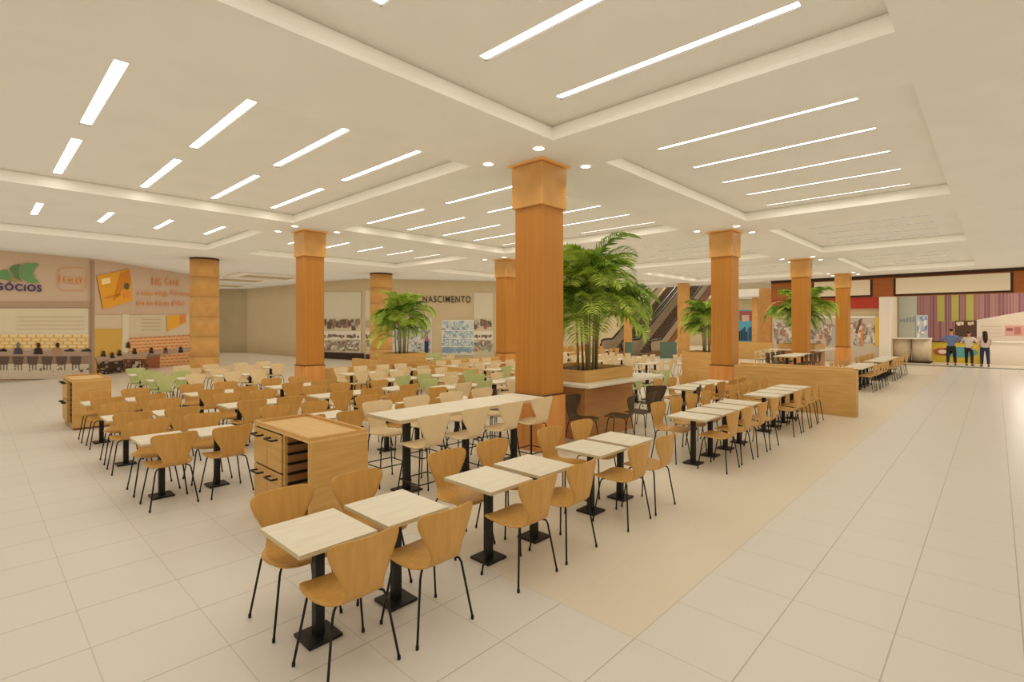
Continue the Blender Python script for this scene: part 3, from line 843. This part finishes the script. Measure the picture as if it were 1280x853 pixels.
# far walls
F0, F1, F2 = N2, gd(775, 52), gd(965, 56)
wall('wall_far', F0, F1, 0, 10.2, M['wallbeige']); wall('wall_far_end', F1, F2, 0, 10.2, M['wallbeige'])
mural('far_window', F1, F2, [R(797, 385, 808, 415, (206, 216, 220), 1), R(799, 392, 806, 414, (176, 190, 200), 2)], 'small pale lit window behind the escalator', 'window')
ps = [R(921, 388, 942, 427, (96, 168, 180), 1), R(924, 389, 940, 401, (168, 96, 88), 2), R(927, 394, 936, 402, (214, 178, 160), 3)]
for k in range(9): ps.append(R(921 + 2.2 * k, 408 + rnd.uniform(0, 7), 922.6 + 2.2 * k, 426, rnd.choice([(44, 56, 84), (70, 110, 150), (50, 44, 60)]), 3))
mural('poster', F1, F2, ps, 'tall blue poster with a pink sky and dark crowd', 'poster')

# ------------------------------------------------------------------ escalators
def escalator(x0, y0, label):
    t = thing('escalator', label, 'escalator', (x0, y0, 0), 0, 'escalators')
    run, rise, W = 9.2, 5.6, 1.5
    bm = bmesh.new(); n = 26
    box(bm, -1.4, 0, -W / 2, W / 2, .02, .12)
    for k in range(n):
        x = run * k / n; z = rise * k / n
        box(bm, x, x + run / n, -W / 2, W / 2, z, z + rise / n + .1)
    obj('steps', bm, M['escdark'], t)
    for s in (-1, 1):
        y = s * (W / 2 + .12)
        bm = bmesh.new()
        prof = [(-1.5, 0), (0.2, 0), (run, rise - .5), (run, rise + .35), (0, .35), (-1.5, .35)]
        a = [bm.verts.new((p, y - .12, q_)) for p, q_ in prof]; b = [bm.verts.new((p, y + .12, q_)) for p, q_ in prof]
        bm.faces.new(a); bm.faces.new(b)
        for k in range(6): bm.faces.new((a[k], a[(k + 1) % 6], b[(k + 1) % 6], b[k]))
        sk = obj('skirt', bm, M['escbrown'] if s < 0 else M['escside'], t)
        bm = bmesh.new()
        prof = [(-1.5, .35), (0, .35), (run, rise + .35), (run, rise + 1.1), (0, 1.1), (-1.3, 1.05), (-1.5, .9)]
        a = [bm.verts.new((p, y - .02, q_)) for p, q_ in prof]; b = [bm.verts.new((p, y + .02, q_)) for p, q_ in prof]
        bm.faces.new(a); bm.faces.new(b)
        for k in range(7): bm.faces.new((a[k], a[(k + 1) % 7], b[(k + 1) % 7], b[k]))
        obj('balustrade', bm, M['escside'], t)
        bm = bmesh.new(); tube(bm, [(-1.5, y, .35), (-1.62, y, .7), (-1.5, y, 1.0), (-1.2, y, 1.1), (0, y, 1.13), (run, y, rise + 1.13)], .07, 8)
        obj('handrail', bm, M['rubber'], t)
escalator(33.3, 20.15, 'left escalator rising beside the far beige wall')
escalator(33.5, 18.05, 'escalator with brown cladding behind the plain orange column')
for px0, px1, lab in ((782, 791, 'green glass rail at the foot of the left escalator'), (826, 846, 'green glass rail before the brown clad escalator')):
    a, b = gd(px0, 33), gd(px1, 33)
    bm = bmesh.new()
    for z0, z1, o_ in ((.05, 1.0, .01), (1.0, 1.05, .03)):
        q = [Vector((a.x - o_, a.y - o_, 0)), Vector((b.x, b.y, 0)), Vector((b.x + o_, b.y + .06, 0)), Vector((a.x, a.y + .06, 0))]
        lo = [bm.verts.new((p.x, p.y, z0 if z0 > .1 else 0)) for p in q]; hi = [bm.verts.new((p.x, p.y, z1)) for p in q]
        bm.faces.new(lo); bm.faces.new(hi)
        for k in range(4): bm.faces.new((lo[k], lo[(k + 1) % 4], hi[(k + 1) % 4], hi[k]))
    tag(obj('glass_rail', bm, M['glassgreen']), lab, 'railing')

# ------------------------------------------------------------------ right-hand shops (plane X = 35)
S0, S1 = Vector((35.0, 12.9, 0)), Vector((35.0, -6.0, 0))
def shopX(px, py, X): return onwall(Vector((X, 13, 0)), Vector((X, -6, 0)), px, py)
zf0, zf1 = 3.72, H
bm = bmesh.new(); YE = shopX(964, 400, 35.0).y; box(bm, 35.0, 35.25, -6, YE, zf0, zf1); struct('wall_fascia', bm, M['fascia'])
bm = bmesh.new(); box(bm, 34.93, 35.0, -6, YE, H - .16, H); struct('trim_fascia', bm, M['gap'])
def panel(px0, px1, z0, z1, label):
    a = shopX(px0, 400, 35.0).y; b = shopX(px1, 400, 35.0).y
    t = thing('sign_panel', label, 'sign panel', (35.0, (a + b) / 2, 0), 0, 'blank sign panels on the wood fascia')
    hy = abs(a - b) / 2
    boxobj('board', (-.10, 0, -hy, hy, z0, z1), M['signpanel'], t, .01)
    bm = bmesh.new(); box(bm, -.04, 0, -hy - .1, hy + .1, z0 - .1, z0); box(bm, -.04, 0, -hy - .1, -hy, z0, z1); box(bm, -.04, 0, hy, hy + .1, z0, z1)
    obj('frame', bm, M['gap'], t)
panel(1120, 1263, 3.85, 4.72, 'long blank cream sign panel above the striped shop')
panel(1018, 1088, 3.85, 4.72, 'shorter blank cream sign panel above the red shop')
yA = shopX(1099, 400, 35.0).y; yB = shopX(1113, 400, 35.0).y
bm = bmesh.new(); box(bm, 34.95, 35.35, yB, yA, 0, zf0); struct('wall_pier', bm, M['white'])
bm = bmesh.new(); box(bm, 35.05, 35.24, yA, YE, 3.10, zf0 - .01); tag(obj('red_fascia_band', bm, M['red']), 'plain red band over the shop window', 'sign band')
G0, G1 = Vector((35.2, YE, 0)), Vector((35.2, yA, 0))
wall('wall_red_shop', G0, G1, 0, 3.10, M['wallbeige'])
bm = bmesh.new(); box(bm, 35.26, 48, YE - .2, YE, 0, H); struct('wall_red_shop_side', bm, M['fascia'])
ps = [([(966, 396), (1099, 396), (1099, 456), (966, 445)], (196, 182, 160), 1)] + goods(966, 1098, 402, 434, MX + [(210, 200, 180), (170, 164, 156), (206, 180, 160), (216, 206, 188), (150, 120, 100)], 420, 2, (1.5, 5), (2, 7))
ps += [R(966, 395, 1096, 398, (226, 216, 196), 3), R(1094, 396, 1099, 433, (222, 184, 78), 4), ([(1074, 400), (1078, 398), (1072, 418), (1069, 416)], (120, 84, 60), 4), R(1040, 408, 1047, 432, (170, 168, 164), 3), R(1076, 412, 1079, 433, (210, 130, 70), 4)]
mural('shop_photo_panel', G0, G1, ps, 'printed cafe photo panel below the plain red band')
# striped juice shop: a recess behind the threshold
XB, XC = 40.6, 38.2
bm = bmesh.new(); box(bm, 35.0, 41, -8, yB, -0.02, .012); struct('floor_shop', bm, M['shopfloor'])
bm = bmesh.new(); box(bm, 34.6, 35.0, -8, yB, 0, .02); struct('trim_threshold', bm, M['teal'])
bm = bmesh.new(); box(bm, XB + .02, XB + .2, -8, yA + 3, 0, H); struct('wall_shop_back', bm, M['wallbeige'])
bm = bmesh.new(); box(bm, 35.36, XB - .14, yA - .2, yA, 0, 4.6); struct('wall_shop_left', bm, M['signpanel'])
bm = bmesh.new(); box(bm, 35.25, XB + .2, -8, yA, 4.62, 4.72); struct('ceiling_shop', bm, M['ceil'])
K0, K1 = Vector((XB, 8, 0)), Vector((XB, -8, 0))
pur = [(140, 98, 98), (154, 112, 112), (128, 86, 88), (148, 106, 96)]
ps = [R(1123.5, 358, 1146, 450.5, (176, 178, 162), 1)]
ps += [R(1125 + 4 * k, 397 + rnd.uniform(-3, 3), 1127.6 + 4 * k, 403, (140, 150, 152), 2) for k in range(5)]
x = 1146
while x < 1300:
    w_ = rnd.uniform(3.2, 5.0); ps.append(R(x, 358, x + w_, 430, rnd.choice(pur), 1)); ps.append(R(x + w_ - .5, 358, x + w_, 430, (184, 140, 140), 2)); x += w_
for a, b in ((1171.5, 1180.5), (1189.5, 1198.5), (1207.5, 1217)): ps.append(R(a, 358, b, 402, (166, 158, 84), 3))
ps += [R(1194, 401, 1221, 421, (82, 60, 46), 4)] + goods(1195, 1220, 402, 408, [(190, 170, 140), (220, 206, 180)], 16, 5, (1.5, 3.5), (2, 4))
ps += [R(1145, 394, 1160, 424, (186, 190, 186), 4)] + goods(1146, 1160, 396, 424, [(120, 150, 190), (206, 200, 190), (230, 224, 214)], 24, 5, (2, 4), (3, 7))
ps += [([(1221, 400), (1300, 386), (1300, 432), (1221, 432)], (206, 192, 172), 4), R(1256, 407, 1282, 420, (200, 152, 140), 5), R(1258, 410, 1266, 414, (150, 90, 90), 6), R(1268, 409, 1276, 418, (170, 110, 100), 6)]
ps += [R(1226, 408 + 4 * k, 1252, 408.8 + 4 * k, (190, 174, 152), 5) for k in range(4)]
mural('striped_backdrop', K0, K1, ps, 'purple and mustard striped shop backdrop with menu boards')
def shop_counter(px0, px1, X, dep, z, m, label, front=None):
    a = shopX(px0, 400, X).y; b = shopX(px1, 400, X).y
    t = thing('shop_counter', label, 'counter', (X, (a + b) / 2, 0), 0, 'shop counters'); hy = abs(a - b) / 2
    boxobj('body', (0, dep, -hy, hy, .012, z - .05), m, t, .01)
    boxobj('worktop', (-.06, dep, -hy - .02, hy + .02, z - .05, z), M['gap'] if front else M['white'], t, .01)
    if front: front(t, hy)
def yellow_front(t, hy):
    for nm, y, z, ry, rz, c in (('painted_oval', .55 * hy, .62, .42, .22, (176, 90, 60)), ('painted_oval', -.15 * hy, .62, .75, .3, (92, 160, 158)), ('painted_oval', .55 * hy, .62, .2, .12, (236, 214, 190))):
        bm = bmesh.new(); x_ = -.012 if c[0] != 236 else -.02
        vs = [bm.verts.new((x_, y + ry * math.cos(2 * PI * k / 24), z + rz * math.sin(2 * PI * k / 24))) for k in range(24)]
        bm.faces.new(vs); obj(nm, bm, mat('paint_%d' % c[0], c, .5), t)
shop_counter(1165, 1227, XC, .7, 1.22, mat('mustard_front', (208, 182, 60), .5), 'mustard yellow juice counter behind the three customers', yellow_front)
shop_counter(1229, 1295, XC - .2, .9, 1.25, M['white'], 'plain white counter beside the long-haired customer')
# rounded stone counter
a = shopX(1114, 400, 36.6).y; b = shopX(1163, 400, 36.6).y
t = thing('stone_counter', 'rounded beige stone counter at the left end of striped shop', 'counter', (37.2, (a + b) / 2, 0))
for k, (s, m_) in enumerate(((-.5, M['stoneleft']), (.5, M['whiteshirt']))):
    bm = bmesh.new(); hy = abs(a - b) / 4
    cyl(bm, 0, -s * 2 * hy, .1, 1.35, hy * .95, hy * 1.04, 32); obj('drum', bm, M['stoneleft'], t)
bm = bmesh.new(); box(bm, -.6, .7, -abs(a - b) / 2, abs(a - b) / 2, .012, .10); obj('kick_base', bm, M['gap'], t)
bm = bmesh.new(); box(bm, -.7, .8, -abs(a - b) / 2, abs(a - b) / 2, 1.35, 1.41); bevelled(bm, .02, 2); obj('worktop', bm, M['white'], t)

# ------------------------------------------------------------------ people
def skin_obj(name, joints, bones, m, parent, sub=2, root=0):
    me = bpy.data.meshes.new(name)
    me.from_pydata([j[:3] for j in joints], bones, [])
    o = link(name, me, parent)
    me.materials.append(m)
    md = o.modifiers.new('skin', 'SKIN'); md.use_smooth_shade = True
    for i, j in enumerate(joints):
        sv = me.skin_vertices[0].data[i]; r = j[3]
        sv.radius = r if isinstance(r, tuple) else (r, r)
        sv.use_root = (i == root)
    s = o.modifiers.new('sub', 'SUBSURF'); s.levels = sub; s.render_levels = sub
    return o
def person(px, X, hgt, rz, label, shirt, legs_m, longhair, armL, armR, stance):
    """standing figure facing +Y locally, 1.75 m before scaling; armL/armR are elbow and wrist points"""
    p = shopX(px, 400, X)
    t = thing('person', label, 'person', (p.x, p.y, .012), rz, 'customers at the juice counter')
    s = hgt / 1.75; t.scale = (s, s, s)
    st = stance
    J = [(0, 0, .95, .13), (0, .0, 1.12, .115), (0, .0, 1.30, .13), (0, -.005, 1.44, .075), (0, .0, 1.50, .052), (0, .01, 1.57, .055), (0, .015, 1.64, .086), (0, .01, 1.70, .078)]
    Bn = [(i, i + 1) for i in range(7)]
    def limb(pts, rads, at):
        prev = at
        for q_, r_ in zip(pts, rads):
            J.append((*q_, r_)); Bn.append((prev, len(J) - 1)); prev = len(J) - 1
        return prev
    legs = {}
    for sx in (-1, 1):
        f = st[0 if sx < 0 else 1]
        limb([(sx * .10, 0, .88), (sx * (.10 + f[0] * .5), f[1] * .4 + .02, .50), (sx * (.10 + f[0]), f[1], .10), (sx * (.10 + f[0]), f[1] - .02, .045), (sx * (.115 + f[0]), f[1] + .14, .03)], (.092, .062, .042, .04, .032), 0)
        e, w_ = (armL, armR)[0 if sx < 0 else 1]
        k = limb([(sx * .19, -.005, 1.40), e, w_], (.056, .042, .030), 2)
        d = (Vector(w_) - Vector(e)).normalized()
        palm_ = Vector(w_) + d * .05
        k = limb([tuple(palm_)], [(.034, .018)], k)
        side = d.cross(Vector((0, 0, 1))).normalized() if abs(d.z) < .9 else Vector((0, 1, 0))
        for q_, ln in ((-1.0, .065), (-.35, .08), (.35, .075), (1.0, .06)):
            limb([tuple(palm_ + side * .022 * q_ + d * ln * .55), tuple(palm_ + side * .024 * q_ + d * ln + Vector((0, 0, -.012)))], (.009, .008), k)
        limb([tuple(palm_ + side * .04 - d * .01), tuple(palm_ + side * .052 + d * .03)], (.010, .009), k)
    skin_obj('body', J, Bn, M['skin'], t, 1)
    # face, on the far side from the camera for two of them
    bm = bmesh.new(); bmesh.ops.create_icosphere(bm, subdivisions=2, radius=1, matrix=Matrix.Translation((0, .108, 1.655)) @ Matrix.Diagonal((.013, .022, .022, 1)))
    obj('nose', bm, M['skin'], t, True)
    for sx in (-1, 1):
        bm = bmesh.new(); bmesh.ops.create_icosphere(bm, subdivisions=2, radius=1, matrix=Matrix.Translation((sx * .033, .092, 1.675)) @ Matrix.Diagonal((.012, .008, .008, 1)))
        obj('eye', bm, M['hair'], t, True)
        bm = bmesh.new(); bmesh.ops.create_icosphere(bm, subdivisions=2, radius=1, matrix=Matrix.Translation((sx * .087, .01, 1.655)) @ Matrix.Diagonal((.012, .022, .032, 1)))
        obj('ear', bm, M['skin'], t, True)
    bm = bmesh.new(); bmesh.ops.create_icosphere(bm, subdivisions=2, radius=1, matrix=Matrix.Translation((0, .095, 1.61)) @ Matrix.Diagonal((.026, .008, .007, 1)))
    obj('mouth', bm, M['red'], t, True)
    # clothes: the same chains a little wider
    J2 = [(0, 0, .88, .172), (0, 0, .98, .168), (0, 0, 1.12, .148), (0, 0, 1.30, .150), (0, -.005, 1.42, .095)]; B2 = [(0, 1), (1, 2), (2, 3), (3, 4)]
    for sx in (-1, 1):
        e, w_ = (armL, armR)[0 if sx < 0 else 1]
        m_ = Vector(e).lerp(Vector(w_), .15 if shirt is M['whiteshirt'] else .75)
        i0 = len(J2); J2 += [(sx * .19, -.005, 1.40, .072), (*e, .056), (*m_, .048)]; B2 += [(3, i0), (i0, i0 + 1), (i0 + 1, i0 + 2)]
    skin_obj('shirt', J2, B2, shirt, t, 1)
    J3 = [(0, 0, .93, .160), (0, 0, 1.0, .150)]; B3 = [(0, 1)]
    for sx in (-1, 1):
        f = st[0 if sx < 0 else 1]; i0 = len(J3)
        J3 += [(sx * .10, 0, .86, .108), (sx * (.10 + f[0] * .5), f[1] * .4 + .02, .50, .078), (sx * (.10 + f[0]), f[1], .09, .060)]
        B3 += [(0, i0), (i0, i0 + 1), (i0 + 1, i0 + 2)]
    skin_obj('trousers', J3, B3, legs_m, t, 1)
    for sx in (-1, 1):
        f = st[0 if sx < 0 else 1]
        skin_obj('shoe', [(sx * (.10 + f[0]), f[1] - .05, .045, .048), (sx * (.105 + f[0]), f[1] + .06, .042, .046), (sx * (.118 + f[0]), f[1] + .17, .034, .038)], [(0, 1), (1, 2)], M['shoe'], t, 1)
    if longhair:
        skin_obj('hair', [(0, .0, 1.70, .095), (0, -.05, 1.65, .10), (0, -.10, 1.50, .105), (0, -.15, 1.34, .10), (0, -.165, 1.20, .07), (0, -.165, 1.12, .03)], [(0, 1), (1, 2), (2, 3), (3, 4), (4, 5)], M['hair'], t, 1)
    else:
        skin_obj('hair', [(0, .02, 1.725, .085), (0, -.03, 1.70, .092), (0, -.055, 1.635, .075)], [(0, 1), (1, 2)], M['hair'], t, 1)
FACE = -PI / 2       # facing +X, towards the counter
person(1189, 35.9, 1.92, FACE, 'person in blue shirt and black trousers with elbows out at counter', M['blueshirt'], M['blacktrouser'], False,
       ((-.36, .06, 1.20), (-.24, .26, 1.16)), ((.36, .06, 1.20), (.24, .26, 1.16)), ((.03, 0), (.05, .02)))
person(1211, 36.2, 1.80, FACE - .3, 'person in pale short-sleeved shirt and black trousers at yellow counter', M['whiteshirt'], M['blacktrouser'], False,
       ((-.34, .04, 1.18), (-.22, .24, 1.10)), ((.34, .08, 1.18), (.26, .28, 1.14)), ((.02, .06), (.06, -.08)))
person(1231, 35.8, 1.86, FACE + .15, 'person with long dark hair, pale pink top and jeans', M['pinktop'], M['jeans'], True,
       ((-.235, .0, 1.14), (-.17, .16, 1.0)), ((.235, .0, 1.14), (.17, .16, 1.0)), ((.0, .05), (.03, -.04)))

# ------------------------------------------------------------------ light
def lamp(name, kind, loc, energy, color=(1, .92, .8), **kw):
    l = bpy.data.lights.new(name, kind); l.energy = energy; l.color = color
    for k, v_ in kw.items(): setattr(l, k, v_)
    o = link(name, l); o.location = loc; return o
w = bpy.data.worlds.new('World'); sc.world = w; w.use_nodes = True
bg = w.node_tree.nodes['Background']; bg.inputs[0].default_value = (1.0, .975, .93, 1); bg.inputs[1].default_value = 0.17
for x, y in ((6.89, 5.85), (15.6, 5.93), (24.4, 6.05), (32.9, 6.1), (7.02, 15.0), (15.8, 15.3)):
    for dx, dy in ((-.72, -.6), (.55, -.6), (.6, .6), (-.72, .55)):
        lamp('downlight_beam', 'SPOT', (x + dx, y + dy, H - .03), 32, (1, .88, .68), spot_size=1.9, spot_blend=.8, shadow_soft_size=.08)
o = lamp('atrium_fill', 'POINT', (42, 20, 9.0), 900, shadow_soft_size=.5)  # added unseen lamp that brightens the void above the escalators
lamp('shop_light', 'POINT', (37.0, -1.0, 4.0), 160, shadow_soft_size=.2)
lamp('shop_light', 'POINT', (37.0, -5.5, 4.0), 160, shadow_soft_size=.2)

# ------------------------------------------------------------------ camera and look
cam = bpy.data.cameras.new('camera'); cam.lens = 18.0; cam.sensor_width = 36.0; cam.shift_y = -(426.5 - CYP) / 1280
cam.clip_end = 300
co = link('camera', cam); co.location = (0, 0, CAM_H); co.rotation_euler = (PI / 2, 0, ANG - PI / 2)
sc.camera = co
sc.view_settings.view_transform = 'Standard'
sc.view_settings.look = 'None'
sc.view_settings.exposure = -0.05
try:
    sc.cycles.use_denoising = True
    sc.cycles.use_fast_gi = True; sc.cycles.fast_gi_method = 'ADD'
    w.light_settings.ao_factor = 0.30; w.light_settings.distance = 1.3
    sc.cycles.max_bounces = 8; sc.cycles.diffuse_bounces = 5; sc.cycles.sample_clamp_indirect = 6
except Exception: pass
